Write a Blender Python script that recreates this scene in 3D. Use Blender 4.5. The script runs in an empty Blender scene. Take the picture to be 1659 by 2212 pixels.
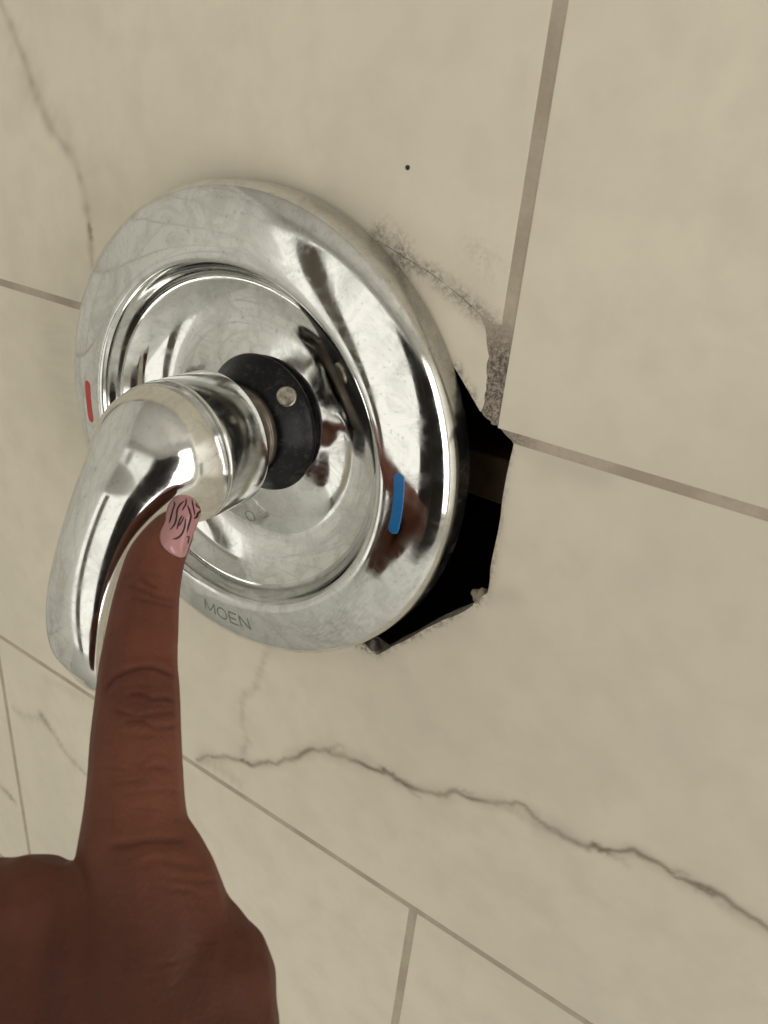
import bpy, bmesh, math, random
import numpy as np
from mathutils import Vector, Matrix
from mathutils.bvhtree import BVHTree
random.seed(4); rng = np.random.default_rng(7)
scene = bpy.context.scene
col = scene.collection

# ------------------------------------------------------------------ camera
# photo coordinates used below are those of the photograph scaled to 1659 x 2212
F_PX, CX, CY = 1696.0, 829.5, 1106.0
CAM = np.array([0.1923, -0.2190, 0.1123])
ROT = np.array([[0.82467819, 0.55819939, 0.09121036],       # right
                [0.31817836, -0.32452297, -0.89075663],     # down
                [-0.46761995, 0.76360872, -0.44523399]])    # forward
cd = bpy.data.cameras.new('camera'); cam = bpy.data.objects.new('camera', cd); col.objects.link(cam)
cd.sensor_fit = 'HORIZONTAL'; cd.sensor_width = 36.0; cd.lens = 36.0 * F_PX / 1659.0
cd.clip_start = 0.005; cd.clip_end = 30.0
m = Matrix.Identity(4)
for i in range(3):
    m[i][0] = ROT[0, i]; m[i][1] = -ROT[1, i]; m[i][2] = -ROT[2, i]; m[i][3] = CAM[i]
cam.matrix_world = m
cd.dof.use_dof = True; cd.dof.focus_distance = 0.285; cd.dof.aperture_fstop = 30.0
scene.camera = cam

# ------------------------------------------------------------------ light
world = bpy.data.worlds.new('World'); scene.world = world; world.use_nodes = True
bg = world.node_tree.nodes['Background']; bg.inputs[0].default_value = (1.0, 0.97, 0.885, 1); bg.inputs[1].default_value = 0.84

def area(name, loc, target, sx, sy, power, color):
    l = bpy.data.lights.new(name, 'AREA'); l.shape = 'RECTANGLE'; l.size = sx; l.size_y = sy
    l.energy = power; l.color = color
    o = bpy.data.objects.new(name, l); col.objects.link(o); o.location = loc
    o.rotation_euler = (Vector(target) - Vector(loc)).to_track_quat('-Z', 'Y').to_euler()
    return o
area('window_light', (1.25, -0.45, 0.06), (0.0, -0.15, 0.0), 0.55, 1.35, 8.8, (1.0, 0.97, 0.90))
scene.view_settings.view_transform = 'Standard'; scene.view_settings.look = 'None'
scene.view_settings.gamma = 1.0; scene.view_settings.exposure = 0.51
scene.cycles.max_bounces = 10

# ------------------------------------------------------------------ helpers
def on_wall(px, py, h=0.0):
    d = ROT.T @ np.array([px - CX, py - CY, F_PX]); t = (-h - CAM[1]) / d[1]
    return CAM + t * d
def at_depth(px, py, dep):
    return CAM + ROT.T @ np.array([px - CX, py - CY, F_PX]) / F_PX * dep
def to_px(P):
    c = (np.asarray(P) - CAM) @ ROT.T
    return c[:, :2] / c[:, 2:] * F_PX + np.array([CX, CY]), c[:, 2]

def link(name, me, mat=None, parent=None):
    o = bpy.data.objects.new(name, me); col.objects.link(o)
    if mat: me.materials.append(mat)
    if parent: o.parent = parent
    return o
def mesh(name, v, f, smooth=True):
    me = bpy.data.meshes.new(name); me.from_pydata([tuple(map(float, p)) for p in v], [], [tuple(map(int, q)) for q in f]); me.update()
    if smooth: me.polygons.foreach_set('use_smooth', [True] * len(me.polygons))
    return me
def fix_normals(me):
    bm = bmesh.new(); bm.from_mesh(me); bmesh.ops.recalc_face_normals(bm, faces=bm.faces); bm.to_mesh(me); bm.free()
def tag(o, label=None, cat=None, group=None, kind=None):
    if label: o['label'] = label
    if cat: o['category'] = cat
    if group: o['group'] = group
    if kind: o['kind'] = kind
    return o
def empty(name, loc=(0, 0, 0)):
    o = bpy.data.objects.new(name, None); col.objects.link(o); o.location = loc; o.empty_display_size = 0.01
    return o
def catmull(pts, n):
    P = np.array(pts, float); P = np.vstack([2 * P[0] - P[1], P, 2 * P[-1] - P[-2]])
    k = len(P) - 3; out = []
    for t in np.linspace(0, k, n):
        i = min(int(t), k - 1); u = t - i; a, b, c, d = P[i:i + 4]
        out.append(0.5 * ((2 * b) + (c - a) * u + (2 * a - 5 * b + 4 * c - d) * u * u + (-a + 3 * b - 3 * c + d) * u ** 3))
    return np.array(out)

# ------------------------------------------------------------------ materials
def new_mat(name):
    mt = bpy.data.materials.new(name); mt.use_nodes = True
    nt = mt.node_tree; b = nt.nodes['Principled BSDF']
    return mt, nt, b
def N(nt, t, **kw):
    n = nt.nodes.new(t)
    for k, v in kw.items():
        if k in n.inputs: n.inputs[k].default_value = v
        else: setattr(n, k, v)
    return n
def mixc(nt, fac, a, b, mode='MIX'):
    n = nt.nodes.new('ShaderNodeMix'); n.data_type = 'RGBA'; n.blend_type = mode
    for s, v in ((0, fac), (6, a), (7, b)):
        if hasattr(v, 'is_linked'): nt.links.new(v, n.inputs[s])
        elif isinstance(v, (int, float)): n.inputs[s].default_value = v
        else: n.inputs[s].default_value = (*v, 1)
    return n.outputs[2]
def ramp(nt, src, stops):
    r = nt.nodes.new('ShaderNodeValToRGB'); nt.links.new(src, r.inputs[0]); e = r.color_ramp.elements
    e[0].position, e[0].color = stops[0][0], (*[stops[0][1]] * 3, 1); e[1].position, e[1].color = stops[-1][0], (*[stops[-1][1]] * 3, 1)
    for p, v in stops[1:-1]:
        x = e.new(p); x.color = (v, v, v, 1)
    return r.outputs[0]
def noise(nt, scale, detail=3.0, rough=0.55, co='Object', dist=0.0):
    tc = nt.nodes.new('ShaderNodeTexCoord'); n = N(nt, 'ShaderNodeTexNoise', Scale=scale, Detail=detail, Roughness=rough, Distortion=dist)
    nt.links.new(tc.outputs[co], n.inputs['Vector']); return n.outputs['Fac']
def bump(nt, b, src, strength, dist):
    n = N(nt, 'ShaderNodeBump', Strength=strength, Distance=dist); nt.links.new(src, n.inputs['Height']); nt.links.new(n.outputs[0], b.inputs['Normal'])
def math_(nt, op, a, b=None):
    n = nt.nodes.new('ShaderNodeMath'); n.operation = op; n.use_clamp = op in ('ADD', 'MULTIPLY')
    for i, v in enumerate((a, b)):
        if v is None: continue
        if hasattr(v, 'is_linked'): nt.links.new(v, n.inputs[i])
        else: n.inputs[i].default_value = v
    return n.outputs[0]
def attr(nt, name):
    n = nt.nodes.new('ShaderNodeAttribute'); n.attribute_name = name; return n.outputs['Fac']

def tile_material():
    mt, nt, b = new_mat('marble_look_tile')
    base = mixc(nt, ramp(nt, noise(nt, 9, 4), [(0.35, 0), (0.7, 1)]), (0.735, 0.670, 0.540), (0.665, 0.612, 0.505))
    base = mixc(nt, ramp(nt, noise(nt, 55, 4), [(0.45, 0), (0.75, 0.45)]), base, (0.585, 0.525, 0.43))
    base = mixc(nt, ramp(nt, noise(nt, 24, 5, 0.65), [(0.48, 0), (0.72, 0.40)]), base, (0.60, 0.555, 0.475))
    base = mixc(nt, attr(nt, 'vein'), base, (0.185, 0.140, 0.098))
    spk = math_(nt, 'MULTIPLY', ramp(nt, noise(nt, 520, 6, 0.75, dist=0.15), [(0.42, 0.0), (0.58, 1)]), ramp(nt, noise(nt, 150, 2), [(0.36, 0.3), (0.54, 1)]))
    d = math_(nt, 'MULTIPLY', attr(nt, 'dirt'), spk)
    base = mixc(nt, d, base, (0.10, 0.08, 0.065))
    base = mixc(nt, attr(nt, 'smudge'), base, (0.30, 0.265, 0.22))
    nt.links.new(base, b.inputs['Base Color'])
    nt.links.new(ramp(nt, noise(nt, 35, 4), [(0.3, 0.36), (0.7, 0.50)]), b.inputs['Roughness'])
    b.inputs['Specular IOR Level'].default_value = 0.35
    bump(nt, b, noise(nt, 320, 3), 0.06, 0.0006)
    return mt
def grout_material():
    mt, nt, b = new_mat('taupe_grout')
    base = mixc(nt, ramp(nt, noise(nt, 260, 5, 0.7), [(0.35, 0), (0.7, 1)]), (0.485, 0.425, 0.34), (0.41, 0.355, 0.28))
    base = mixc(nt, ramp(nt, noise(nt, 45, 3), [(0.42, 0), (0.62, 0.8)]), base, (0.36, 0.305, 0.24))
    tc = nt.nodes.new('ShaderNodeTexCoord'); vo = N(nt, 'ShaderNodeTexVoronoi', Scale=420.0); vo.feature = 'DISTANCE_TO_EDGE'
    nz_ = N(nt, 'ShaderNodeTexNoise', Scale=260.0, Detail=3.0); nt.links.new(tc.outputs['Object'], nz_.inputs['Vector'])
    vm = nt.nodes.new('ShaderNodeVectorMath'); vm.operation = 'MULTIPLY_ADD'; nt.links.new(nz_.outputs['Color'], vm.inputs[0]); vm.inputs[1].default_value = (0.004, 0.004, 0.004)
    nt.links.new(tc.outputs['Object'], vm.inputs[2]); nt.links.new(vm.outputs[0], vo.inputs['Vector'])
    crk = ramp(nt, vo.outputs['Distance'], [(0.0, 0.75), (0.11, 0.0)])
    brk = ramp(nt, noise(nt, 300, 4, 0.7), [(0.40, 0.05), (0.58, 1)])
    d = math_(nt, 'MULTIPLY', attr(nt, 'dirt'), math_(nt, 'ADD', math_(nt, 'MULTIPLY', crk, brk), math_(nt, 'MULTIPLY', ramp(nt, noise(nt, 800, 5, 0.75), [(0.36, 0), (0.58, 1)]), 0.85)))
    base = mixc(nt, d, base, (0.085, 0.07, 0.06))
    nt.links.new(base, b.inputs['Base Color']); b.inputs['Roughness'].default_value = 0.9
    bump(nt, b, noise(nt, 700, 5, 0.7), 0.35, 0.0006)
    return mt
def chrome_material(name='chrome', tint=(0.78, 0.78, 0.76), r0=0.065, r1=0.19, wear=1.0):
    mt, nt, b = new_mat(name)
    smear = ramp(nt, noise(nt, 75, 7, 0.7, dist=1.2), [(0.44, 0), (0.66, 1)])
    spots = ramp(nt, noise(nt, 620, 4, 0.6), [(0.60, 0), (0.70, wear)])
    c = mixc(nt, math_(nt, 'MULTIPLY', smear, 0.55 * wear), tint, (0.47, 0.465, 0.44))
    c = mixc(nt, math_(nt, 'MULTIPLY', spots, 0.45), c, (0.36, 0.35, 0.33))
    c = mixc(nt, attr(nt, 'dirt'), c, (0.27, 0.26, 0.24))
    nt.links.new(c, b.inputs['Base Color']); b.inputs['Metallic'].default_value = 1.0
    r = nt.nodes.new('ShaderNodeMapRange'); nt.links.new(smear, r.inputs[0]); r.inputs[3].default_value = r0; r.inputs[4].default_value = r1
    rr = math_(nt, 'ADD', r.outputs[0], math_(nt, 'MULTIPLY', attr(nt, 'dirt'), 0.3))
    nt.links.new(rr, b.inputs['Roughness'])
    bump(nt, b, noise(nt, 38, 2), 0.05, 0.002)
    return mt
def plain(name, colr, rough=0.5, metal=0.0, var=0.25, scale=300, spec=0.5):
    mt, nt, b = new_mat(name)
    c = mixc(nt, ramp(nt, noise(nt, scale, 4, 0.65), [(0.35, 0), (0.7, 1)]), colr, tuple(x * (1 - var) for x in colr))
    nt.links.new(c, b.inputs['Base Color']); b.inputs['Roughness'].default_value = rough; b.inputs['Metallic'].default_value = metal
    b.inputs['Specular IOR Level'].default_value = spec
    return mt
def black_sleeve_material():
    mt, nt, b = new_mat('worn_black_plastic')
    dust = ramp(nt, noise(nt, 420, 6, 0.75), [(0.52, 0), (0.75, 0.5)])
    c = mixc(nt, dust, (0.006, 0.006, 0.007), (0.10, 0.092, 0.08)); nt.links.new(c, b.inputs['Base Color']); b.inputs['Specular IOR Level'].default_value = 0.22
    nt.links.new(ramp(nt, noise(nt, 90, 3), [(0.3, 0.22), (0.7, 0.5)]), b.inputs['Roughness'])
    return mt
def skin_material():
    mt, nt, b = new_mat('brown_skin')
    c = mixc(nt, ramp(nt, noise(nt, 70, 5, 0.6), [(0.35, 0), (0.7, 1)]), (0.152, 0.054, 0.034), (0.116, 0.040, 0.026))
    c = mixc(nt, ramp(nt, noise(nt, 16, 2), [(0.4, 0), (0.75, 0.6)]), c, (0.162, 0.064, 0.038))
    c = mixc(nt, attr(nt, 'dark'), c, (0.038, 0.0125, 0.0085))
    nt.links.new(c, b.inputs['Base Color']); b.inputs['Roughness'].default_value = 0.55
    b.inputs['Specular IOR Level'].default_value = 0.14
    b.inputs['Subsurface Weight'].default_value = 0.12; b.inputs['Subsurface Radius'].default_value = (1.0, 0.35, 0.2); b.inputs['Subsurface Scale'].default_value = 0.0015
    tc = nt.nodes.new('ShaderNodeTexCoord'); vo = N(nt, 'ShaderNodeTexVoronoi', Scale=850.0); nt.links.new(tc.outputs['Object'], vo.inputs['Vector'])
    hgt = math_(nt, 'ADD', math_(nt, 'MULTIPLY', vo.outputs['Distance'], 0.5), math_(nt, 'MULTIPLY', noise(nt, 210, 5, 0.65), 0.8))
    bump(nt, b, hgt, 0.35, 0.0006)
    return mt
M_tile, M_grout, M_chrome = tile_material(), grout_material(), chrome_material()
M_handle = chrome_material('chrome_handle', r0=0.09, r1=0.19, wear=0.8)
M_black, M_skin = black_sleeve_material(), skin_material()
M_stem = plain('stained_brass_stem', (0.20, 0.165, 0.135), 0.42, 0.75, 0.5, 160)
M_groove = plain('dark_groove', (0.006, 0.006, 0.006), 0.6)
M_red, M_blue = plain('red_enamel', (0.52, 0.035, 0.03), 0.4, 0, 0.12), plain('blue_enamel', (0.012, 0.125, 0.33), 0.32, 0, 0.2)
M_letter = plain('engraved_metal', (0.30, 0.30, 0.285), 0.45, 0.9)
M_nail = plain('pink_nail_lacquer', (0.42, 0.215, 0.22), 0.22, 0, 0.06, 120)
M_ink = plain('black_nail_ink', (0.018, 0.006, 0.007), 0.35)
M_board = plain('backing_board', (0.12, 0.105, 0.09), 0.9)
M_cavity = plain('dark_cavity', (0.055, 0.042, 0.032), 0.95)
M_wood = plain('old_wood', (0.16, 0.095, 0.055), 0.85, 0, 0.5, 60)

# ------------------------------------------------------------------ wall of tiles
def dist_poly(V, pts):
    best = np.full(len(V), 1e9); arc = np.zeros(len(V)); L = 0.0
    for a, b in zip(pts[:-1], pts[1:]):
        ab = b - a; l2 = ab @ ab + 1e-12; t = np.clip(((V - a) @ ab) / l2, 0, 1); d = np.hypot(*(V - a - t[:, None] * ab).T)
        k = d < best; best[k] = d[k]; arc[k] = L + t[k] * math.sqrt(l2); L += math.sqrt(l2)
    return best, arc / max(L, 1e-9)
def inside(V, poly):
    x, y = V[:, 0], V[:, 1]; r = np.zeros(len(V), bool); n = len(poly)
    for i in range(n):
        (x1, y1), (x2, y2) = poly[i], poly[(i + 1) % n]
        c = ((y1 > y) != (y2 > y)) & (x < (x2 - x1) * (y - y1) / (y2 - y1 + 1e-15) + x1); r ^= c
    return r
def wpts(pp): return np.array([on_wall(*p)[[0, 2]] for p in pp])
def wiggle(P, amp, n):
    Q = catmull(P, n); w = rng.normal(0, amp, Q.shape); w[1:-1] = (w[:-2] + w[1:-1] + w[2:]) / 2; return Q + w
VEINS = []   # (polyline, width, strength, knot)
def vein(pp, w, s, amp=0.0006, n=None):
    P = wpts(pp); Q = wiggle(P, amp, n or len(pp) * 5)
    st = np.clip(s * (0.62 + 0.95 * np.interp(np.linspace(0, 1, 200), np.linspace(0, 1, 46), rng.random(46) ** 1.6)), 0, 1)
    wd = w * (0.6 + 0.9 * np.interp(np.linspace(0, 1, 200), np.linspace(0, 1, 30), rng.random(30)))
    VEINS.append((Q, wd, st))
mainv = [(425, 1642), (455, 1632), (470, 1639), (500, 1636), (535, 1650), (570, 1648), (600, 1645), (640, 1632), (685, 1619), (705, 1622), (740, 1636), (790, 1652),
         (835, 1668), (850, 1679), (900, 1700), (940, 1714), (970, 1711), (1010, 1719), (1060, 1732), (1100, 1738), (1140, 1750), (1175, 1775), (1215, 1800), (1260, 1822),
         (1300, 1833), (1340, 1837), (1380, 1845), (1450, 1880), (1530, 1925), (1590, 1960), (1680, 2022), (1780, 2075), (1900, 2150), (2060, 2230), (2250, 2300)]
vein(mainv, 0.0010, 0.60, 0.0011)
for _ in range(16):
    k = random.randrange(4, len(mainv) - 2); x, y = mainv[k]; dx = random.uniform(25, 70); dy = dx * random.uniform(-0.25, 0.95)
    vein([(x, y), (x + dx * .5, y + dy * .5 + random.uniform(-6, 6)), (x + dx, y + dy)], random.uniform(0.0007, 0.0016), random.uniform(0.10, 0.26), 0.0007)
vein(mainv, 0.0032, 0.17, 0.0009)
vein([(1070, 1736), (1120, 1758), (1165, 1785), (1210, 1805), (1265, 1826)], 0.0016, 0.18)
vein([(440, 1640), (480, 1665), (520, 1690)], 0.0035, 0.16)
vein([(590, 1385), (570, 1430), (548, 1480), (523, 1512), (522, 1560), (534, 1598), (526, 1628)], 0.0022, 0.20, 0.0006)
vein([(-60, -160), (-25, -70), (5, 10), (40, 100), (75, 200), (110, 272), (150, 330), (175, 392), (190, 450), (196, 515), (200, 580)], 0.0022, 0.30, 0.0005)
vein([(25, 80), (75, 190), (120, 260), (170, 340), (205, 420)], 0.007, 0.10, 0.001)
vein([(192, 488), (197, 515)], 0.0011, 0.75, 0.0002)
vein([(28, 1528), (48, 1545), (92, 1552)], 0.0030, 0.17)
vein([(92, 1550), (120, 1592), (150, 1636), (190, 1676)], 0.0026, 0.34)
vein([(90, 1545), (104, 1568)], 0.0030, 0.34)
vein([(-15, 1675), (10, 1706), (30, 1730)], 0.0028, 0.55)
vein([(100, 1470), (150, 1490), (205, 1522)], 0.004, 0.10)
vein([(112, 680), (125, 760), (150, 900)], 0.012, 0.07)  # broad faint smear left of the plate, darkened through the vein mask
for q in [(1300, 1833), (1525, 1925), (838, 1668), (535, 1649)]:
    vein([(q[0] - 14, q[1] - 8), (q[0] + 12, q[1] + 6)], 0.0012, 0.7, 0.0002)
# crack line and soot round the plate
CRACK = wpts([(815, 520), (850, 540), (885, 562), (930, 590), (985, 632), (1035, 676), (1068, 702)])
SMUDGE = [(CRACK, 0.0038, 0.34), (wpts([(825, 515), (868, 560)]), 0.005, 0.35), (wpts([(735, 425), (800, 465), (860, 500)]), 0.007, 0.16), (wpts([(780, 1400), (900, 1375), (1010, 1335)]), 0.006, 0.18),
          (wpts([(600, 1405), (700, 1412), (760, 1408)]), 0.005, 0.13), (wpts([(1040, 640), (960, 560), (900, 520)]), 0.006, 0.10),
          (wpts([(1120, 960), (1190, 1000), (1300, 1030)]), 0.004, 0.18), (wpts([(1085, 1010), (1068, 1150), (1056, 1290)]), 0.003, 0.26),
          (wpts([(1050, 1290), (1100, 1285)]), 0.004, 0.22)]
DIRT = [(CRACK, 0.0030, 0.80), (wpts([(825, 515), (868, 560)]), 0.0050, 1.0), (wpts([(1020, 540), (1060, 575)]), 0.004, 0.25), (wpts([(985, 800), (1010, 845), (1040, 895)]), 0.0026, 0.8), (wpts([(1045, 1290), (930, 1355), (815, 1412), (768, 1392)]), 0.0020, 0.9),
        (wpts([(1105, 970), (1075, 1150), (1050, 1300)]), 0.0012, 0.55)]
def paint(me, V):
    n = len(V); v = np.zeros(n); d = np.zeros(n); s = np.zeros(n)
    for Q, wd, st in VEINS:
        lo, hi = Q.min(0) - 0.03, Q.max(0) + 0.03; k = np.where(((V > lo) & (V < hi)).all(1))[0]
        if len(k) == 0: continue
        dd, a = dist_poly(V[k], Q); i = np.clip((a * 199).astype(int), 0, 199)
        v[k] = np.maximum(v[k], 0) + (1 - v[k]) * st[i] * np.exp(-(dd / wd[i]) ** 2)
    for P, w, st in DIRT:
        dd, a = dist_poly(V, P); d = np.maximum(d, st * np.exp(-(dd / w) ** 2))
    for P, w, st in SMUDGE:
        dd, a = dist_poly(V, P); s = np.maximum(s, st * np.exp(-(dd / w) ** 2))
    for nm, val in (('vein', v), ('dirt', d), ('smudge', s)):
        at = me.attributes.new(nm, 'FLOAT', 'POINT'); at.data.foreach_set('value', np.clip(val, 0, 1).astype(np.float32))
def axis_coords(a, b, step, lo, hi):
    """fine spacing inside [lo,hi], coarse outside"""
    pts = [a, b]; f0, f1 = max(a, lo), min(b, hi)
    if f1 > f0: pts += list(np.linspace(f0, f1, max(2, int((f1 - f0) / step) + 1)))
    for u, w in ((a, f0 if f1 > f0 else b), (f1 if f1 > f0 else b, b)):
        if w - u > 0.012: pts += list(np.linspace(u, w, int((w - u) / 0.02) + 2))
    pts += [a + 0.0007, b - 0.0007]
    pts = np.array(sorted(pts)); keep = np.r_[True, np.diff(pts) > 2e-4]; return pts[keep]
def slab(name, rect, parent, mat, step=0.001, win=(-0.24, 0.24, -0.50, 0.16), cut=(), keep=None, y0=0.0, thick=0.009, bev=0.00004):
    x0, x1, z0, z1 = rect
    xs = axis_coords(x0, x1, step, win[0], win[1]); zs = axis_coords(z0, z1, step, win[2], win[3])
    X, Z = np.meshgrid(xs, zs); V = np.c_[X.ravel(), Z.ravel()]; nx, nz = len(xs), len(zs)
    i = np.arange(nx * nz).reshape(nz, nx); F = np.c_[i[:-1, :-1].ravel(), i[:-1, 1:].ravel(), i[1:, 1:].ravel(), i[1:, :-1].ravel()]
    polys = list(cut) + ([keep] if keep is not None else [])
    if polys:
        c = V[F].mean(1); ok = np.ones(len(F), bool)
        for p in cut: ok &= ~inside(c, p)
        if keep is not None: ok &= inside(c, keep)
        F = F[ok]
    e = np.sort(np.vstack([F[:, [0, 1]], F[:, [1, 2]], F[:, [2, 3]], F[:, [3, 0]]]), 1)
    u, cnt = np.unique(e, axis=0, return_counts=True); bv = np.unique(u[cnt == 1])
    for p in polys:                                                # snap cut edge to its outline
        pp = np.vstack([p, p[:1]]); P0 = V[bv]; d, _ = dist_poly(P0, pp); near = d < step * 1.6
        for j in np.where(near)[0]:
            best = None
            for a, b in zip(pp[:-1], pp[1:]):
                ab = b - a; t = np.clip((P0[j] - a) @ ab / (ab @ ab + 1e-15), 0, 1); q = a + t * ab; dd = np.hypot(*(P0[j] - q))
                if best is None or dd < best[0]: best = (dd, q)
            V[bv[j]] = best[1]
    used = np.unique(F); mp = -np.ones(len(V), int); mp[used] = np.arange(len(used)); V = V[used]; F = mp[F]; bv = mp[bv]
    y = np.full(len(V), y0); y[bv] += bev
    # back ring for thickness
    eb = u[cnt == 1]; eb = mp[eb]; n = len(V); bi = -np.ones(n, int); bi[bv] = n + len(bv) + np.arange(len(bv)); fi = -np.ones(n, int); fi[bv] = n + np.arange(len(bv))
    ed = {}
    for a, b, c_, d_ in F:
        for p, q in ((a, b), (b, c_), (c_, d_), (d_, a)): ed[(p, q)] = 1
    side = []
    for a, b in eb:
        if (a, b) in ed: side.append((fi[b], fi[a], bi[a], bi[b]))
        else: side.append((fi[a], fi[b], bi[b], bi[a]))
    V3 = np.vstack([np.c_[V[:, 0], y, V[:, 1]], np.c_[V[bv, 0], y[bv], V[bv, 1]], np.c_[V[bv, 0], np.full(len(bv), y0 + thick), V[bv, 1]]])
    me = bpy.data.meshes.new(name); Fa = np.vstack([F, np.array(side)])
    me.vertices.add(len(V3)); me.vertices.foreach_set('co', V3.ravel().astype(np.float32))
    me.loops.add(Fa.size); me.loops.foreach_set('vertex_index', Fa.ravel().astype(np.int32))
    me.polygons.add(len(Fa)); me.polygons.foreach_set('loop_start', np.arange(0, Fa.size, 4, dtype=np.int32))
    me.polygons.foreach_set('use_smooth', np.ones(len(Fa), bool)); me.update(calc_edges=True)
    paint(me, V3[:, [0, 2]])
    return link(name, me, mat, parent)

def ragged(P, n, amp):
    P = np.array(P); out = []
    for a, b in zip(P[:-1], P[1:]):
        k = max(1, int(np.hypot(*(b - a)) / n))
        for t in np.arange(k) / k: out.append(a + (b - a) * t + (rng.normal(0, amp, 2) if t > 0 else 0))
    out.append(P[-1]); return np.array(out)
MMv = lambda *p: np.array(p) / 1000.0
hole_edge = ragged(MMv((60, 58), (79.6, 43.0), (92.0, 30.6), (97.2, 29.0), (100, 27), (103.4, 25.2), (103.0, 18.2), (102.8, 5.0), (103.3, -6.9), (102.9, -21.4),
                       (103.4, -31), (100.0, -34.6), (98.5, -38.5), (95.5, -42.4), (83.5, -54.0), (73.5, -65.6), (68, -71), (61.5, -78.4), (57, -77.0), (50, -76.4), (40, -68)), 0.004, 0.00022)
HOLE = np.vstack([hole_edge, MMv((-45, -70), (-45, 58))])
XV, ZH1, ZH2, XL = 0.0949, 0.0267, -0.2024, -0.2225
g = 0.0022
wall = link('wall', mesh('wall', [(0, 0, 0)], []), M_board)
tag(wall, kind='structure')
def speck():
    p = on_wall(881, 362); v = [(p[0] + .0007 * math.cos(t), -0.00025, p[2] + .0007 * math.sin(t)) for t in np.linspace(0, 2 * math.pi, 13)[:-1]]
    v += [(p[0] + .0008 * math.cos(t), 0.0002, p[2] + .0008 * math.sin(t)) for t in np.linspace(0, 2 * math.pi, 13)[:-1]]
    f = [tuple(range(12))] + [(k, (k + 1) % 12, 12 + (k + 1) % 12, 12 + k) for k in range(12)]
    me = mesh('speck', v, f); fix_normals(me); link('speck', me, plain('speck', (0.02, 0.018, 0.016), 0.8), wall)
speck()
def build_wall():
    # backing board with a hole behind the plate
    bm = bmesh.new(); y = 0.0095
    ox, oz, hx0, hx1, hz0, hz1 = 0.9, 1.15, -0.05, 0.106, -0.09, 0.06
    for a, b, c, d in ((-ox, hx0, -oz, oz), (hx1, ox, -oz, oz), (hx0, hx1, hz1, oz), (hx0, hx1, -oz, hz0)):
        v = [bm.verts.new(p) for p in ((a, y, c), (b, y, c), (b, y, d), (a, y, d))]; bm.faces.new(v)
    bm.to_mesh(wall.data); bm.free()
build_wall()
frag_top = ragged(np.vstack([CRACK[:-1] + np.array([-0.0001, -0.0002]), wpts([(1040, 690)])]), 0.002, 0.00025)
frag_right = ragged(wpts([(1040, 690), (1050, 730), (1056, 770), (1052, 815), (1046, 855), (1040, 900)]), 0.002, 0.0003)
hole_part = hole_edge[hole_edge[:, 1] > 0.0297]
FRAG = np.vstack([frag_top, frag_right[1:], MMv((91.0, 31.2), (79.6, 43.2), (60, 57), (20, 60), (20, 70))])
T0CUT = np.vstack([CRACK + np.array([0.0001, 0.0001]), MMv((99, 62), (99, 20), (20, 20), (20, 70))])
TOP = ZH1 + 0.230
tiles = [((-0.5175, XV - g, ZH1 + g * 0.8, TOP), dict(cut=[T0CUT])),
         ((XV + g, 0.70, ZH1 + g * 0.8, TOP), {}),
         ((XL + 0.002, 0.40, ZH2 + 0.0017, ZH1 - g * 0.8), dict(cut=[HOLE])),
         ((-0.83, XL - 0.002, ZH2 + 0.0017, ZH1 - g * 0.8), {}),
         ((XL + 0.002, XV - g, ZH2 - 0.235, ZH2 - 0.0017), dict(step=0.0014)),
         ((XV + g, 0.70, ZH2 - 0.235, ZH2 - 0.0017), dict(step=0.0014)),
         ((-0.83, XL - 0.002, ZH2 - 0.235, ZH2 - 0.0017), dict(step=0.0014))]
for r, kw in tiles: slab('tile', r, wall, M_tile, **kw)
fr = slab('tile', (0.02, 0.10, 0.02, 0.092), wall, M_tile, keep=FRAG, step=0.0008, bev=0.00002)
fr['label'] = 'small broken tile piece beside the soot-stained crack'
# the rest of the wall: plain tiles outside the picture, coarse
for k, z0 in enumerate((TOP + 0.004, TOP + 0.238, TOP + 0.472, ZH2 - 0.470, ZH2 - 0.704)):
    off = -0.83 if k % 2 == 0 else -0.52
    for xx in np.arange(off, 0.85, 0.61):
        slab('tile', (xx, min(xx + 0.606, 0.88), z0, z0 + 0.230), wall, M_tile, step=0.02, win=(9, 9.1, 9, 9.1))
def grout(rect, dirt=None, step=0.0012, cut=()):
    o = slab('grout', rect, wall, M_grout, step=step, y0=0.00012, thick=0.006, bev=0.0, cut=cut)
    me = o.data; n = len(me.vertices); co = np.empty(n * 3, np.float32); me.vertices.foreach_get('co', co); co = co.reshape(-1, 3)
    d = np.zeros(n)
    if dirt is not None: d = dirt(co[:, 0], co[:, 2])
    me.attributes['dirt'].data.foreach_set('value', np.clip(d, 0, 1).astype(np.float32)); return o
grout((XV - 0.013, XV + g + 0.0006, 0.0236, TOP), lambda x, z: np.clip((0.062 - z) / 0.012, 0, 1) * 0.95 + 0.05, cut=[HOLE])
grout((0.045, XV - 0.0132, 0.030, 0.092), lambda x, z: 0.75 + 0 * x, cut=[HOLE])
grout((-0.83, -0.045, ZH1 - 0.0032, ZH1 + 0.0030))
grout((0.0990, 0.88, ZH1 - 0.0032, ZH1 + 0.0030), lambda x, z: np.clip((0.112 - x) / 0.008, 0, 1) * 0.6, cut=[HOLE])
grout((-0.83, 0.88, ZH2 - 0.0022, ZH2 + 0.0022))
grout((XV - 0.0035, XV + 0.0035, ZH2 - 0.235, ZH2 - 0.0022))
grout((XL - 0.0025, XL + 0.0025, ZH2 - 0.235, ZH2 - 0.0022))
grout((XL - 0.0025, XL + 0.0025, ZH2 + 0.0022, ZH1 - 0.0032))
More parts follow.
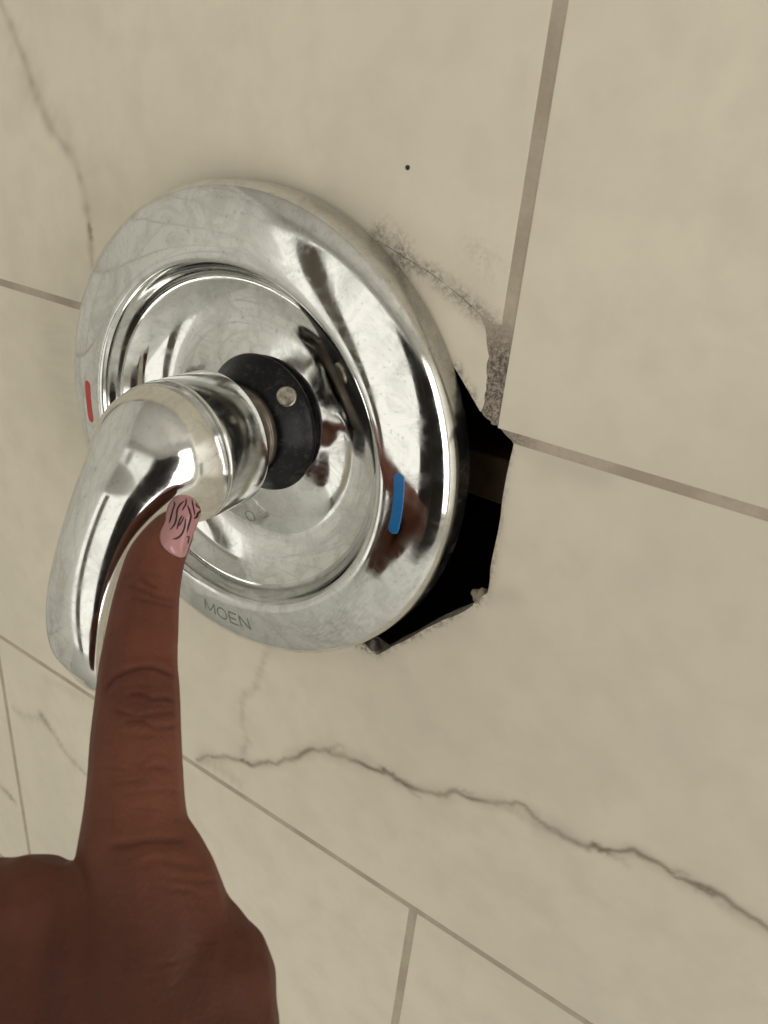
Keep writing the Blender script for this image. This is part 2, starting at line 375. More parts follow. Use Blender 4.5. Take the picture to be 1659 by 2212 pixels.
def box(name, x0, x1, y0, y1, z0, z1, mat, parent=None, bev=0.0):
    bm = bmesh.new(); bmesh.ops.create_cube(bm, size=1.0)
    for v in bm.verts: v.co = ((x0 + x1) / 2 + v.co.x * (x1 - x0), (y0 + y1) / 2 + v.co.y * (y1 - y0), (z0 + z1) / 2 + v.co.z * (z1 - z0))
    if bev: bmesh.ops.bevel(bm, geom=bm.edges[:], offset=bev, segments=2, affect='EDGES', profile=0.5)
    me = bpy.data.meshes.new(name); bm.to_mesh(me); bm.free(); return link(name, me, mat, parent)
# cavity behind the hole: five inner faces
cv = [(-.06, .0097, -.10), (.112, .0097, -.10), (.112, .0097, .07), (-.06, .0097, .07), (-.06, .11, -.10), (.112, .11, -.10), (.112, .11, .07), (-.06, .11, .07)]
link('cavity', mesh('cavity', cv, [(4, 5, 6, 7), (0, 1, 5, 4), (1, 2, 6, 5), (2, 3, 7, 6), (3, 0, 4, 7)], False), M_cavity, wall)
box('stud', 0.05, 0.1115, 0.030, 0.068, -0.012, 0.006, M_wood, wall, 0.001)

def chip(cx, cz, r, mat):
    bm = bmesh.new(); bmesh.ops.create_icosphere(bm, subdivisions=3, radius=1.0)
    for v in bm.verts:
        k = 1 + 0.22 * math.sin(5 * v.co.x + 2 * v.co.z) + 0.18 * math.sin(7 * v.co.z - 3 * v.co.y); v.co = (cx + v.co.x * r * k, 0.0032 + v.co.y * r * 0.8, cz + v.co.z * r * 0.8 * k)
    me = bpy.data.meshes.new('chip'); bm.to_mesh(me); bm.free(); me.polygons.foreach_set('use_smooth', [True] * len(me.polygons)); link('chip', me, mat, wall)
chip(0.1005, -0.0350, 0.0034, M_grout); chip(0.0575, -0.0775, 0.0036, M_board); chip(0.0955, 0.0300, 0.0024, M_grout)
# the rest of the alcove and some added panels, seen only mirrored in the chrome
def alcove_material():
    mt, nt, b = new_mat('alcove_tile')
    w = ramp(nt, noise(nt, 1.1, 5, 0.5, dist=0.4), [(0.49, 0), (0.5, 0.6), (0.51, 0)])
    c = mixc(nt, w, (0.80, 0.80, 0.775), (0.34, 0.33, 0.31))
    tc = nt.nodes.new('ShaderNodeTexCoord'); br = N(nt, 'ShaderNodeTexBrick'); br.inputs['Scale'].default_value = 1.0
    br.inputs['Brick Width'].default_value = 0.61; br.inputs['Row Height'].default_value = 0.23; br.inputs['Mortar Size'].default_value = 0.004
    br.inputs['Color1'].default_value = br.inputs['Color2'].default_value = (1, 1, 1, 1); br.inputs['Mortar'].default_value = (0.5, 0.46, 0.42, 1)
    nt.links.new(tc.outputs['UV'], br.inputs['Vector'])
    c = mixc(nt, 1.0, c, br.outputs['Color'], 'MULTIPLY')
    nt.links.new(c, b.inputs['Base Color']); b.inputs['Roughness'].default_value = 0.4
    return mt
M_alc = alcove_material(); M_paint = plain('ceiling_paint', (0.70, 0.695, 0.67), 0.9); M_tub = plain('white_tub', (0.78, 0.79, 0.77), 0.3); M_plaster = plain('painted_plaster', (0.60, 0.57, 0.50), 0.9)
def quad(name, pts, mat, uv):
    me = mesh(name, pts, [(0, 1, 2, 3)], False); l = me.uv_layers.new()
    for i, q in enumerate(uv): l.data[i].uv = q
    return tag(link(name, me, mat), kind='structure')
quad('side_wall', [(-.88, .009, -1.1), (-.88, -1.6, -1.1), (-.88, -1.6, 1.13), (-.88, .009, 1.13)], M_alc, [(0, 0), (1.6, 0), (1.6, 2.23), (0, 2.23)])
quad('reflection_panel', [(-.66, -1.6, -1.1), (-.40, -1.6, -1.1), (-.40, -1.6, .82), (-.66, -1.6, .82)], plain('dark_panel', (0.15, 0.125, 0.10), 0.5), [(0, 0), (1, 0), (1, 1), (0, 1)])  # added unseen panel, gives the chrome dark streaks to mirror
quad('reflection_lintel', [(-.88, -1.6, .86), (1.6, -1.6, .86), (1.6, -1.6, 1.13), (-.88, -1.6, 1.13)], M_paint, [(0, 0), (1, 0), (1, 1), (0, 1)])  # added crosspiece over the panel, only there to be mirrored
quad('ceiling', [(-.88, .009, 1.13), (1.6, .009, 1.13), (1.6, -1.6, 1.13), (-.88, -1.6, 1.13)], M_paint, [(0, 0), (1, 0), (1, 1), (0, 1)])

quad('floor', [(-.88, .009, -1.1), (1.6, .009, -1.1), (1.6, -1.6, -1.1), (-.88, -1.6, -1.1)], M_tub, [(0, 0), (1, 0), (1, 1), (0, 1)])
quad('right_wall', [(1.6, .009, -1.1), (1.6, -1.6, -1.1), (1.6, -1.6, 1.13), (1.6, .009, 1.13)], M_plaster, [(0, 0), (1, 0), (1, 1), (0, 1)])

# ------------------------------------------------------------------ chrome plate
def revolve(name, prof, mat, parent, seg=128, axis=(0.0, 0.0), dirt=None, closed=False):
    """prof: (radius, distance from the wall) in mm, revolved about the y axis"""
    v, f = [], []; n = len(prof)
    for k in range(seg):
        a = 2 * math.pi * k / seg
        for r, h in prof: v.append((axis[0] + r / 1e3 * math.cos(a), -h / 1e3, axis[1] + r / 1e3 * math.sin(a)))
    for k in range(seg):
        k2 = (k + 1) % seg
        for i in range(n if closed else n - 1):
            j = (i + 1) % n; f.append((k * n + i, k * n + j, k2 * n + j, k2 * n + i))
    me = mesh(name, v, f); fix_normals(me)
    o = link(name, me, mat, parent)
    if dirt is not None:
        co = np.array(v); at = me.attributes.new('dirt', 'FLOAT', 'POINT'); at.data.foreach_set('value', np.clip(dirt(co), 0, 1).astype(np.float32))
    return o
plate = empty('escutcheon_plate', (0, -0.0040, 0))
tag(plate, 'round chrome shower valve plate lifted off its ragged hole in the tiles', 'valve plate')
plate.rotation_euler = (0.0, 0.0, 0.046)
RIM = [(88.6, 0.2), (90.0, 0.0), (90.5, 0.7), (90.6, 4.6), (90.4, 8.6), (89.6, 11.2), (88.0, 13.3), (85.4, 15.0), (82.2, 16.3), (78.8, 17.4), (75.2, 18.3), (71.8, 18.9), (68.8, 19.2), (66.6, 19.1), (65.3, 18.5), (64.6, 17.4)]
DISH = [(64.2, 16.0), (63.6, 12.8), (62.4, 9.6), (60.4, 6.6), (57.6, 4.0), (54.0, 1.9), (50.0, 0.5), (46.0, -0.3), (42, -0.5), (36, 0.5), (30, 2.2), (24, 3.9), (18, 4.6)]
rim_fine = catmull(RIM, 90); dish_fine = catmull(DISH, 60)
def rim_h(r):   # height of the rim's top face at radius r (mm)
    i = int(np.argmax(rim_fine[:, 1])); up = rim_fine[8:]
    rr = up[:, 0]; o = np.argsort(rr); return float(np.interp(r, rr[o], up[:, 1][o]))
back = [(17, 3.2), (30, 0.9), (40, -1.5), (48, -1.4), (55, 0.6), (61, 4.6), (65.0, 12), (67.5, 16.4), (72, 17.2), (80, 15.4), (86, 12.4), (88.4, 8), (88.6, 0.6)]
def rim_dirt_shade(co):
    a = np.degrees(np.arctan2(co[:, 2], co[:, 0])); r = np.hypot(co[:, 0], co[:, 2]); n = rng.random(len(co))
    k = np.exp(-((a + 48) / 16) ** 2) * np.exp(-((r - 0.079) / 0.008) ** 2)
    k2 = np.exp(-((a - 42) / 14) ** 2) * np.exp(-((r - 0.086) / 0.005) ** 2)
    side = np.clip((0.0125 + co[:, 1]) / 0.006, 0, 1) * (0.34 + 0.22 * np.exp(-((a - 45) / 40) ** 2))  # rim foot darkened all round as contact shade; extra grime at upper right
    return np.maximum(0.30 * k * (n > 0.45) + 0.35 * k2 * n, side)
revolve('rim', list(rim_fine), M_chrome, plate, 256, dirt=rim_dirt_shade)
dish = revolve('dish', [tuple(rim_fine[-1])] + list(dish_fine) + back, M_chrome, plate, 256, dirt=lambda co: 0.0 * co[:, 0])
def ribbon_on_rim(name, a0, a1, r0, r1, mat, parent, lift=0.06, n=40, ragged_edge=0.0, round_ends=True):
    v, f = [], []; mW = 9
    for i in range(n + 1):
        t = i / n; a = math.radians(a0 + (a1 - a0) * t); e = 1.0
        arc = abs(a1 - a0) * math.pi / 180 * (r0 + r1) / 2; dend = min(t, 1 - t) * arc; hw = (r1 - r0) / 2
        if round_ends and dend < hw: e = math.sqrt(max(0.02, 1 - (1 - dend / hw) ** 2))
        jl, jr = rng.normal(0, ragged_edge, 2)
        for j in range(mW):
            s = j / (mW - 1) * 2 - 1; r = (r0 + r1) / 2 + s * hw * e + (jl if s < 0 else jr) * abs(s)
            v.append((r / 1e3 * math.cos(a), -(rim_h(r) + lift) / 1e3, r / 1e3 * math.sin(a)))
    for i in range(n):
        for j in range(mW - 1): k = i * mW + j; f.append((k, k + 1, k + mW + 1, k + mW))
    me = mesh(name, v, f); fix_normals(me)
    o = link(name, me, mat, parent); s = o.modifiers.new('thick', 'SOLIDIFY'); s.thickness = 0.0001; s.offset = 0; return o
mk = ribbon_on_rim('hot_mark', 174.5, 188.3, 71.8, 75.4, M_red, plate, ragged_edge=0.05); mk['label'] = 'red hot-water mark on the rim'
mk = ribbon_on_rim('cold_mark', 8.8, -8.4, 72.2, 75.9, M_blue, plate, ragged_edge=0.06); mk['label'] = 'blue cold-water mark on the rim'
# lettering MOEN stamped at the foot of the rim, read from the front
GL = {'M': [[(0, 0), (0, 1), (.45, .15), (.9, 1), (.9, 0)]], 'O': [[(.42 + .42 * math.cos(t), .5 + .5 * math.sin(t)) for t in np.linspace(0, 2 * math.pi, 25)]],
      'E': [[(.7, 1), (0, 1), (0, 0), (.7, 0)], [(0, .5), (.6, .5)]], 'N': [[(0, 0), (0, 1), (.8, 0), (.8, 1)]]}
def letters():
    cur = -98.6; H = 6.0; rb = 78.6
    for ch, w in (('M', .9), ('O', .84), ('E', .7), ('N', .8)):
        v, f = [], []
        for st in GL[ch]:
            P = np.array(st); Q = [P[0]]
            for a, b in zip(P[:-1], P[1:]):
                k = max(2, int(np.hypot(*(b - a)) * 10)); Q += [a + (b - a) * t for t in np.linspace(0, 1, k + 1)[1:]]
            Q = np.array(Q); T = np.gradient(Q, axis=0); T /= np.linalg.norm(T, axis=1)[:, None] + 1e-9; Nn = np.c_[-T[:, 1], T[:, 0]] * 0.055
            b0 = len(v)
            for q, nn in zip(Q, Nn):
                for s in (-1, 1):
                    p = (q + s * nn) * H; r = rb - p[1]; a = math.radians(cur) + p[0] / 77.0
                    v.append((r / 1e3 * math.cos(a), -(rim_h(r) + 0.05) / 1e3, r / 1e3 * math.sin(a)))
            for i in range(len(Q) - 1): k = b0 + 2 * i; f.append((k, k + 1, k + 3, k + 2))
        me = mesh('letter', v, f); fix_normals(me); o = link('letter', me, M_letter, plate)
        s = o.modifiers.new('thick', 'SOLIDIFY'); s.thickness = 0.00008; s.offset = 0
        cur += math.degrees((w + 0.26) * H / 77.0)
letters()
# small stamped ring on the dish
sv, sf = [], []
for k in range(33):
    a = 2 * math.pi * k / 32
    for r in (2.2, 2.55):
        x, z = -3.0 + r * math.cos(a), -37.5 + r * math.sin(a); rr = math.hypot(x, z); h = np.interp(rr, dish_fine[::-1, 0], dish_fine[::-1, 1]) + 0.05
        sv.append((x / 1e3, -h / 1e3, z / 1e3))
for k in range(32): sf.append((2 * k, 2 * k + 1, 2 * k + 3, 2 * k + 2))
link('stamp', mesh('stamp', sv, sf), M_letter, plate)

# ------------------------------------------------------------------ valve stem behind the handle
AX = (0.0050, 0.0062)
stem = empty('valve_stem', (AX[0], 0, AX[1])); tag(stem, 'black plastic valve sleeve and stained stem between plate and handle', 'valve stem')
revolve('sleeve', catmull([(14, 6.0), (24.2, 6.6), (26.0, 7.6), (26.2, 8.8), (25.5, 10.0), (23.6, 12.2), (21.3, 15.0), (19.3, 17.3), (18.4, 18.0), (17.4, 18.2), (16.6, 17.4)], 60), M_black, stem, 96)
revolve('groove', [(17.2, 17.6), (17.2, 18.0), (16.2, 18.0), (16.2, 17.2)], M_groove, stem, 64)
def tube_profile(): return catmull([(16.4, 10), (16.6, 16), (16.6, 19.5), (15.8, 21), (15.6, 26), (15.4, 30), (15.4, 38)], 40)
revolve('stem_tube', tube_profile(), M_stem, stem, 96)
# screw head on the sleeve's flank
def screw():
    a = math.radians(44); r, h = 22.75, 13.3; nrm = np.array([math.cos(a) * .76, -.65, math.sin(a) * .76]); nrm /= np.linalg.norm(nrm)
    c = np.array([r * math.cos(a), -h, r * math.sin(a)]) / 1e3
    u = np.cross(nrm, [0, 1, 0]); u /= np.linalg.norm(u); w = np.cross(nrm, u)
    v, f = [], []; prof = [(3.7, -1.5), (3.7, 0.30), (3.3, 0.55), (2.4, 0.42), (0.9, 0.36)]; n = 24
    for k in range(n):
        t = 2 * math.pi * k / n
        for rr, hh in prof: v.append(c + (u * math.cos(t) + w * math.sin(t)) * rr / 1e3 + nrm * hh / 1e3)
    for k in range(n):
        for i in range(4): p, q = k * 5 + i, ((k + 1) % n) * 5 + i; f.append((p, p + 1, q + 1, q))
    f.append([k * 5 + 4 for k in range(n)][::-1]); me = bpy.data.meshes.new('screw'); me.from_pydata([tuple(x) for x in v], [], [tuple(x) for x in f]); fix_normals(me)
    me.polygons.foreach_set('use_smooth', [True] * len(me.polygons)); link('screw', me, plain('tarnished_screw', (0.55, 0.50, 0.42), 0.3, 1.0, 0.7, 400), stem)
screw()

# ------------------------------------------------------------------ lever handle
handle = empty('lever_handle', (AX[0], 0, AX[1])); tag(handle, 'chrome lever handle with round hub and curved paddle pointing down', 'handle')
revolve('collar', list(catmull([(22.4, 40), (23.2, 33), (23.5, 31.1), (23.9, 30.8), (24.3, 31.1), (24.5, 32.4), (24.6, 36), (24.7, 42), (24.75, 48.0), (24.7, 49.1), (24.45, 49.4), (23.8, 49.5)], 60)), M_handle, handle, 160)
def lever():
    # stations: outer (h,z) , inner (h,z), half width, edge fraction, sharpness  (mm, z from the hub axis)
    z0 = 6.2
    S = [((49.55, 24.2), (49.55, -24.2), 24.2, .50, 0.0), ((50.1, 24.7), (50.1, -24.6), 24.7, .50, 0.0), ((51.5, 24.8), (50.9, -24.3), 24.8, .50, 0.0), ((57.5, 24.0), (53.2, -22.0), 24.4, .50, .0),
         ((65.5, 20.4), (57.2, -18.4), 22.8, .50, .05), ((72.2, 14.0), (61.5, -16.4), 20.3, .50, .2), ((77.6, 5.6), (65.6, -16.4), 17.6, .48, .45), ((83.8, -3.2), (69.8, -18.2), 15.4, .46, .75),
         ((89.6, -13.8), (74.4, -22.8), 13.8, .42, 1.), ((94.6, -25.4), (79.6, -31.0), 13.0, .38, 1.), ((98.2, -37.8), (84.4, -41.0), 12.7, .34, 1.), ((99.6, -49.8), (87.8, -51.5), 12.3, .32, 1.),
         ((98.8, -60.0), (89.8, -60.6), 11.2, .32, 1.), ((95.6, -67.5), (90.0, -67.5), 8.8, .35, 1.), ((92.9, -72.8), (89.8, -71.9), 5.4, .42, 1.), ((90.9, -75.0), (89.9, -74.4), 1.6, .5, 1.)]
    A = catmull([[*o, *i_, w, e, s] for o, i_, w, e, s in S], 120)
    n = 96; v, f = [], []
    for oh, oz, ih, iz, w, e, s in A:
        O, I = np.array([oh, oz]), np.array([ih, iz]); d = I - O; E = O + d * e
        w = max(w, 0.3); s = min(max(s, 0), 1)
        for k in range(n):
            t = 2 * math.pi * k / n; c, sn = math.cos(t), math.sin(t)
            if sn >= 0:
                q = E + (O - E) * (abs(sn) ** (1 + 0.1 * s)); x = w * c
            else:
                # underside: slightly pulled in behind the edge
                q = E + (I - E) * (abs(sn) ** (1 - 0.35 * s)); x = w * (np.sign(c) * abs(c) ** (1 + 0.25 * s))
            v.append((x / 1e3, -q[0] / 1e3, q[1] / 1e3))
    m_ = len(A)
    for i in range(m_ - 1):
        for k in range(n): k2 = (k + 1) % n; f.append((i * n + k, i * n + k2, (i + 1) * n + k2, (i + 1) * n + k))
    f.append(list(range(n))); f.append([(m_ - 1) * n + k for k in range(n)][::-1])
    me = bpy.data.meshes.new('lever'); me.from_pydata([tuple(map(float, p)) for p in v], [], f); fix_normals(me)
    me.polygons.foreach_set('use_smooth', [True] * len(me.polygons))
    return link('lever', me, M_handle, handle)
lever_obj = lever()

# ------------------------------------------------------------------ hand
def ball(bm, c, r, sub=3):
    mt = Matrix.Translation(Vector(c)) @ Matrix.Diagonal((r, r, r, 1)); bmesh.ops.create_icosphere(bm, subdivisions=sub, radius=1.0, matrix=mt)
def chain(bm, pts, close=0.0022):
    for (a, ra), (b, rb) in zip(pts[:-1], pts[1:]):
        a, b = np.array(a), np.array(b); L = np.linalg.norm(b - a); n = max(2, int(L / close))
        for t in np.linspace(0, 1, n): ball(bm, a + (b - a) * t, ra + (rb - ra) * t, 2)
def pxc(L):   # (px, py, depth, radius in px)
    C = catmull(L, len(L) * 4); return [(at_depth(x, y, d), max(r, 5) * d / F_PX) for x, y, d, r in C]
hand = None
def build_hand():
    bm = bmesh.new()
    index = pxc([(388, 1128, .2385, 36), (371, 1150, .2375, 49), (352, 1180, .2360, 57), (334, 1219, .2335, 64.5), (318, 1287, .2280, 71), (308.5, 1358, .2215, 78), (299.5, 1440, .2135, 85), (298, 1505, .2080, 91.5),
                 (294.5, 1590, .2015, 98), (293, 1690, .1955, 104), (291, 1770, .1910, 112), (292, 1830, .1880, 124)])
    chain(bm, index)
    chain(bm, pxc([(292, 1830, .1880, 124), (322, 1905, .1850, 140), (345, 1985, .1825, 152), (345, 2100, .1790, 160), (330, 2300, .1730, 165), (270, 2700, .1600, 215)]))
    chain(bm, pxc([(60, 1992, .1830, 143), (90, 2120, .1790, 150), (150, 2350, .1710, 170), (220, 2720, .1600, 215)]))
    chain(bm, pxc([(180, 1975, .1840, 118), (200, 2100, .1790, 150), (230, 2400, .1700, 190)]))
    chain(bm, pxc([(-140, 1998, .1800, 146), (-60, 2230, .1740, 155), (120, 2720, .1610, 205)]))
    chain(bm, pxc([(-40, 2000, .1815, 144), (20, 2180, .1765, 160), (170, 2720, .1605, 210)]))
    chain(bm, pxc([(255, 1945, .1850, 122), (285, 2080, .1800, 158), (290, 2400, .1710, 185)]))
    chain(bm, pxc([(375, 2010, .1850, 128), (410, 2120, .1800, 160), (390, 2330, .1730, 180)]))
    chain(bm, pxc([(425, 2065, .1835, 128), (440, 2160, .1790, 150)]))
    chain(bm, pxc([(-330, 2180, .1780, 122), (-200, 2380, .1720, 140), (60, 2750, .1620, 190)]))
    # folded fingers, palm side, away from the camera
    for x0, y0, d0, r in ((60, 1992, .1830, 112), (-150, 2060, .1800, 106), (-330, 2180, .1780, 92)):
        chain(bm, pxc([(x0, y0, d0, r), (x0 + 30, y0 + 40, d0 + .018, r), (x0 + 45, y0 + 85, d0 + .036, r * .92), (x0 + 50, y0 + 210, d0 + .040, r * .85), (x0 + 45, y0 + 300, d0 + .026, r * .8), (x0 + 35, y0 + 300, d0 + .012, r * .72)]))
    # thumb: ball of the thumb and folded thumb across the curled fingers
    chain(bm, pxc([(300, 2650, .1640, 190), (430, 2330, .1730, 172), (452, 2190, .1775, 150), (455, 2112, .1815, 138), (410, 2080, .1960, 116), (330, 2090, .2080, 100), (230, 2120, .2150, 88)]))
    w0 = at_depth(230, 2730, .1605); w1 = w0 + np.array([.035, -.13, -.085]); w2 = w1 + np.array([.045, -.17, -.10])
    chain(bm, [(w0, .0225), (w0 + (w1 - w0) * .35, .0235), (w1, .031), (w2, .037)], 0.006)
    me0 = bpy.data.meshes.new('hand_src'); bm.to_mesh(me0); bm.free()
    o0 = bpy.data.objects.new('hand_src', me0); col.objects.link(o0)
    r = o0.modifiers.new('r', 'REMESH'); r.mode = 'VOXEL'; r.voxel_size = 0.0008; r.use_smooth_shade = True
    s = o0.modifiers.new('s', 'SMOOTH'); s.factor = 0.5; s.iterations = 20
    dg = bpy.context.evaluated_depsgraph_get(); me = bpy.data.meshes.new_from_object(o0.evaluated_get(dg)); me.name = 'hand'
    bpy.data.objects.remove(o0); bpy.data.meshes.remove(me0)
    n = len(me.vertices); co = np.empty(n * 3, np.float32); me.vertices.foreach_get('co', co); co = co.reshape(-1, 3).astype(float)
    nr = np.empty(n * 3, np.float32); me.vertices.foreach_get('normal', nr); nr = nr.reshape(-1, 3).astype(float)
    P, dep = to_px(co); toward = ((CAM - co) * nr).sum(1) / np.linalg.norm(CAM - co, axis=1)
    face = np.clip(toward * 2.0 + 0.1, 0, 1)
    disp = np.zeros(n); dark = np.zeros(n)
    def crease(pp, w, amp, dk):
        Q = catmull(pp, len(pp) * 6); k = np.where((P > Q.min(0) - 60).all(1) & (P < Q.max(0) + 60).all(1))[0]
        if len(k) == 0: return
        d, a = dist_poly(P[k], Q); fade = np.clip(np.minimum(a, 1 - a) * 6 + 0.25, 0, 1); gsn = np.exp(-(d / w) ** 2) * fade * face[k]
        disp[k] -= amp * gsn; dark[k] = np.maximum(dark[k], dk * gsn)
    # middle joint
    crease([(222, 1500), (245, 1466), (285, 1446), (325, 1440), (362, 1452), (386, 1468)], 6, 0.000620, 0.59)
    crease([(262, 1486), (300, 1478), (330, 1478)], 5, 0.000248, 0.32)
    crease([(268, 1500), (302, 1497), (330, 1508), (362, 1508), (390, 1520)], 6, 0.000558, 0.69)
    crease([(290, 1512), (330, 1522), (380, 1528)], 4, 0.000248, 0.37)
    crease([(238, 1528), (268, 1540), (305, 1546), (345, 1540), (392, 1536)], 6, 0.000496, 0.53)
    crease([(262, 1560), (300, 1555), (340, 1572), (392, 1566)], 6, 0.000434, 0.48)
    crease([(300, 1588), (345, 1592), (394, 1588)], 6, 0.000186, 0.21)
    crease([(270, 1425), (320, 1418), (380, 1428)], 7, 0.000149, 0.16)
    # end joint
    crease([(300, 1243), (318, 1258), (338, 1270)], 5, 0.000496, 0.42)
    crease([(272, 1262), (310, 1275), (345, 1290), (388, 1296)], 5, 0.000372, 0.32)
    crease([(285, 1290), (330, 1300), (386, 1312)], 5, 0.000347, 0.30)
    crease([(262, 1250), (300, 1236), (360, 1246)], 5, 0.000198, 0.16)
    # base of the finger
    crease([(225, 1832), (270, 1824), (330, 1814), (405, 1812)], 9, 0.000620, 0.42)
    crease([(300, 1862), (360, 1858), (430, 1872)], 9, 0.000372, 0.21)
    crease([(320, 1886), (380, 1896), (450, 1905)], 9, 0.000248, 0.16)
    crease([(515, 1993), (528, 2040), (520, 2110)], 14, 0.000372, 0.10)
    for _ in range(60):
        y0 = random.uniform(1560, 2150); x0 = random.uniform(190, 420); l = random.uniform(25, 80); crease([(x0, y0), (x0 + l * .5, y0 + random.uniform(-6, 6)), (x0 + l, y0 + random.uniform(-10, 10))], 4, .00022, .10)
    dk = np.exp(-(((P[:, 0] - 318) / 85) ** 2 + ((P[:, 1] - 1512) / 62) ** 2)) * face; dark = np.maximum(dark, 0.42 * dk); dark = np.maximum(dark, 0.6 * np.clip((P[:, 1] - 1760) / 300, 0, 1))  # knuckle pigment; back of hand darkened in colour to stand in for shade
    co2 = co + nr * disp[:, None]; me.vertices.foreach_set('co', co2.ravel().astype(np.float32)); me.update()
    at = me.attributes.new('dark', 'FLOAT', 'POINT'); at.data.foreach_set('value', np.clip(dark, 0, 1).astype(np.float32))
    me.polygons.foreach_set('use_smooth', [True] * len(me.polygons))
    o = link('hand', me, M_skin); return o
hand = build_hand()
tag(hand, 'hand with index finger stretched out to the chrome handle, pink nail with black squiggles', 'hand')

def build_clothing():  # photographer's unseen torso, raised and brought close to shade the hand
    w0 = at_depth(230, 2730, .1605); w1 = w0 + np.array([.035, -.13, -.085]); w2 = w1 + np.array([.045, -.17, -.10])
    bm = bmesh.new(); sh = np.array([.30, -.52, .20])
    chain(bm, [(w1 + (w2 - w1) * .35, .044), (w2 + np.array([.02, -.03, -.02]), .050), (sh, .075)], .02)
    for dx in np.linspace(-.16, .22, 9):
        chain(bm, [(sh + np.array([.14 + dx * .85, -.03 + dx * .45, .05]), .085), (sh + np.array([.14 + dx * .75, -.02 + dx * .4, -.28]), .10), (sh + np.array([.14 + dx * .8, -.02 + dx * .42, -.62]), .105)], .05)
    me0 = bpy.data.meshes.new('src'); bm.to_mesh(me0); bm.free(); o0 = bpy.data.objects.new('src', me0); col.objects.link(o0)
    r = o0.modifiers.new('r', 'REMESH'); r.mode = 'VOXEL'; r.voxel_size = 0.010; r.use_smooth_shade = True
    sm = o0.modifiers.new('s', 'SMOOTH'); sm.factor = 0.5; sm.iterations = 6
    me = bpy.data.meshes.new_from_object(o0.evaluated_get(bpy.context.evaluated_depsgraph_get())); bpy.data.objects.remove(o0); bpy.data.meshes.remove(me0)
    me.name = 'clothing'; return link('clothing', me, plain('dark_cotton', (0.022, 0.02, 0.022), 0.9), hand)
build_clothing()
def nz(x, y): return ((500 + x / 4.1475) * .54861, (1880 + y / 4.1475) * .54861)
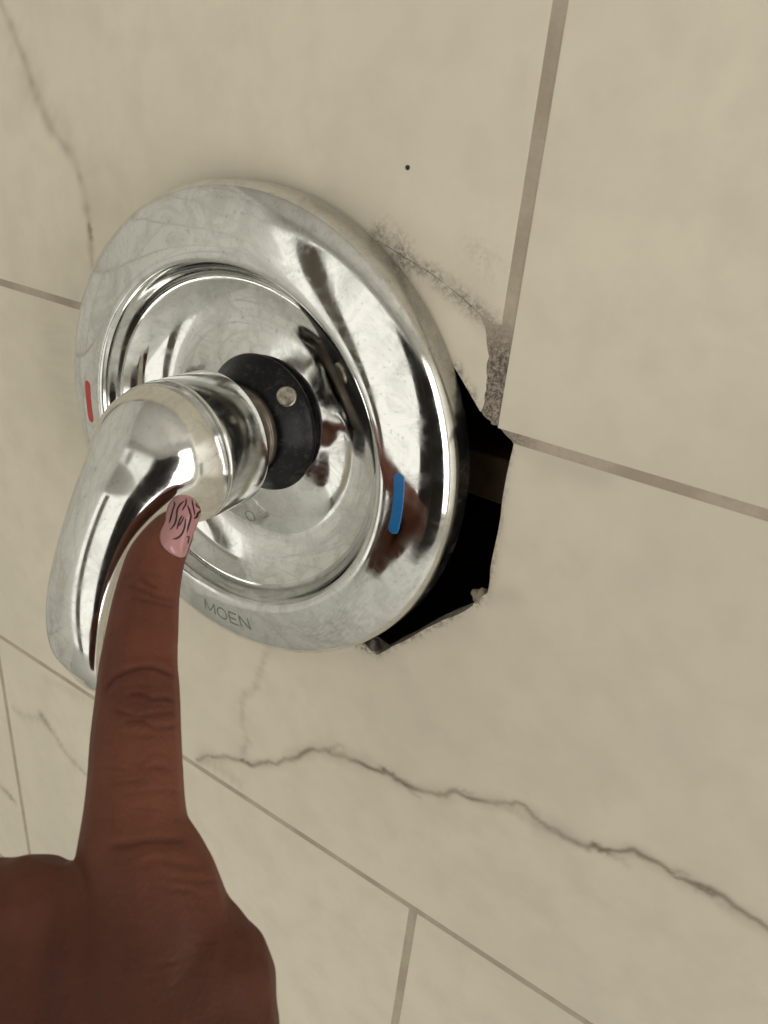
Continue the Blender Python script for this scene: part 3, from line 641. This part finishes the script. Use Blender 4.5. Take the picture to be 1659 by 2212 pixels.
def build_nail():
    bvh = BVHTree.FromPolygons([v.co for v in hand.data.vertices], [tuple(p.vertices) for p in hand.data.polygons])
    left = [(850, 282), (770, 320), (700, 400), (662, 480), (640, 560), (618, 650), (585, 740), (555, 820), (535, 900), (530, 980), (545, 1060), (590, 1135), (660, 1205), (740, 1262), (815, 1298), (870, 1312)]
    right = [(850, 282), (960, 284), (1060, 322), (1130, 385), (1180, 460), (1212, 550), (1195, 640), (1165, 730), (1135, 810), (1100, 890), (1070, 960), (1040, 1040), (1010, 1130), (990, 1215), (950, 1290), (870, 1312)]
    L = np.array([nz(*p) for p in left]); Rr = np.array([nz(*p) for p in right])
    L, Rr = catmull(L, 40), catmull(Rr, 40)
    smp, dp = [], []
    for i in range(8, 40, 2):
        for t in np.linspace(.05, .95, 12):
            q = L[i] + (Rr[i] - L[i]) * t; d = ROT.T @ np.array([q[0] - CX, q[1] - CY, F_PX]); l = np.linalg.norm(d)
            h = bvh.ray_cast(Vector(CAM), Vector(d / l))
            if h[0] is not None:
                z = (np.array(h[0]) - CAM) @ ROT[2]
                if z < .245: smp.append(q); dp.append(z)
    smp = np.array(smp); c0 = smp.mean(0); B = lambda Q: np.c_[np.ones(len(Q)), (Q - c0) / 50, ((Q - c0) / 50) ** 2, (((Q - c0) / 50)[:, :1] * ((Q - c0) / 50)[:, 1:])]
    coef = np.linalg.lstsq(B(smp), np.array(dp), rcond=None)[0]
    coef[4] = min(coef[4], .004)
    dfun = lambda Q, off: B(np.atleast_2d(np.array(Q, float))) @ coef - off
    v, f = [], []; nu = 17
    for i in range(40):
        for j in range(nu):
            t = j / (nu - 1); q = L[i] + (Rr[i] - L[i]) * t
            edge = (1 - (2 * t - 1) ** 2); z = dfun(q, .0004 + .0012 * edge)[0]; v.append(at_depth(q[0], q[1], z))
    for i in range(39):
        for j in range(nu - 1): k = i * nu + j; f.append((k, k + 1, k + nu + 1, k + nu))
    me = mesh('fingernail', v, f); bm = bmesh.new(); bm.from_mesh(me); bmesh.ops.remove_doubles(bm, verts=bm.verts, dist=1e-5); bmesh.ops.recalc_face_normals(bm, faces=bm.faces)
    if sum(fc.normal.dot(Vector(CAM) - fc.calc_center_median()) for fc in bm.faces) < 0: bmesh.ops.reverse_faces(bm, faces=bm.faces)
    bm.to_mesh(me); bm.free(); me.polygons.foreach_set('use_smooth', [True] * len(me.polygons))
    nail = link('fingernail', me, M_nail, hand); s = nail.modifiers.new('t', 'SOLIDIFY'); s.thickness = 0.0007; s.offset = -1
    nb = BVHTree.FromPolygons([x.co for x in me.vertices], [tuple(p.vertices) for p in me.polygons])
    lines = [([(765, 390), (775, 440), (745, 540), (715, 650), (690, 740)], 13), ([(935, 385), (870, 440), (820, 530), (810, 640), (780, 760), (705, 855)], 14), ([(965, 345), (962, 430), (900, 540)], 12), ([(905, 620), (860, 700), (815, 850)], 13),
             ([(990, 450), (1030, 560), (1045, 650), (1010, 780), (982, 895)], 15), ([(1060, 355), (1085, 480), (1112, 620)], 11), ([(960, 670), (945, 800), (900, 920), (830, 985), (750, 1010)], 15), ([(935, 640), (890, 730), (850, 790)], 10),
             ([(1120, 420), (1150, 475), (1195, 490)], 11), ([(1205, 545), (1160, 590), (1145, 640), (1095, 670)], 18), ([(975, 968), (1015, 975), (1005, 1030), (998, 1080)], 11)]
    for P, w in lines:
        Q = catmull([nz(*p) for p in P], len(P) * 7); T = np.gradient(Q, axis=0); T /= np.linalg.norm(T, axis=1)[:, None] + 1e-9; Nn = np.c_[-T[:, 1], T[:, 0]]
        v, f = [], []
        for i, (q, nn) in enumerate(zip(Q, Nn)):
            tp = min(i, len(Q) - 1 - i) / len(Q); ww = w / 4.1475 * .5486 * (0.45 + min(tp * 3, .55))
            for sg in (-1, 1):
                p = q + sg * nn * ww; d = ROT.T @ np.array([p[0] - CX, p[1] - CY, F_PX]); l = np.linalg.norm(d); h = nb.ray_cast(Vector(CAM), Vector(d / l))
                z = ((np.array(h[0]) - CAM) @ ROT[2]) if h[0] is not None else dfun(p, .0008)[0]
                v.append(at_depth(p[0], p[1], z - .00012))
        for i in range(len(Q) - 1): f.append((2 * i, 2 * i + 1, 2 * i + 3, 2 * i + 2))
        link('nail_line', mesh('nail_line', v, f), M_ink, nail)
build_nail()
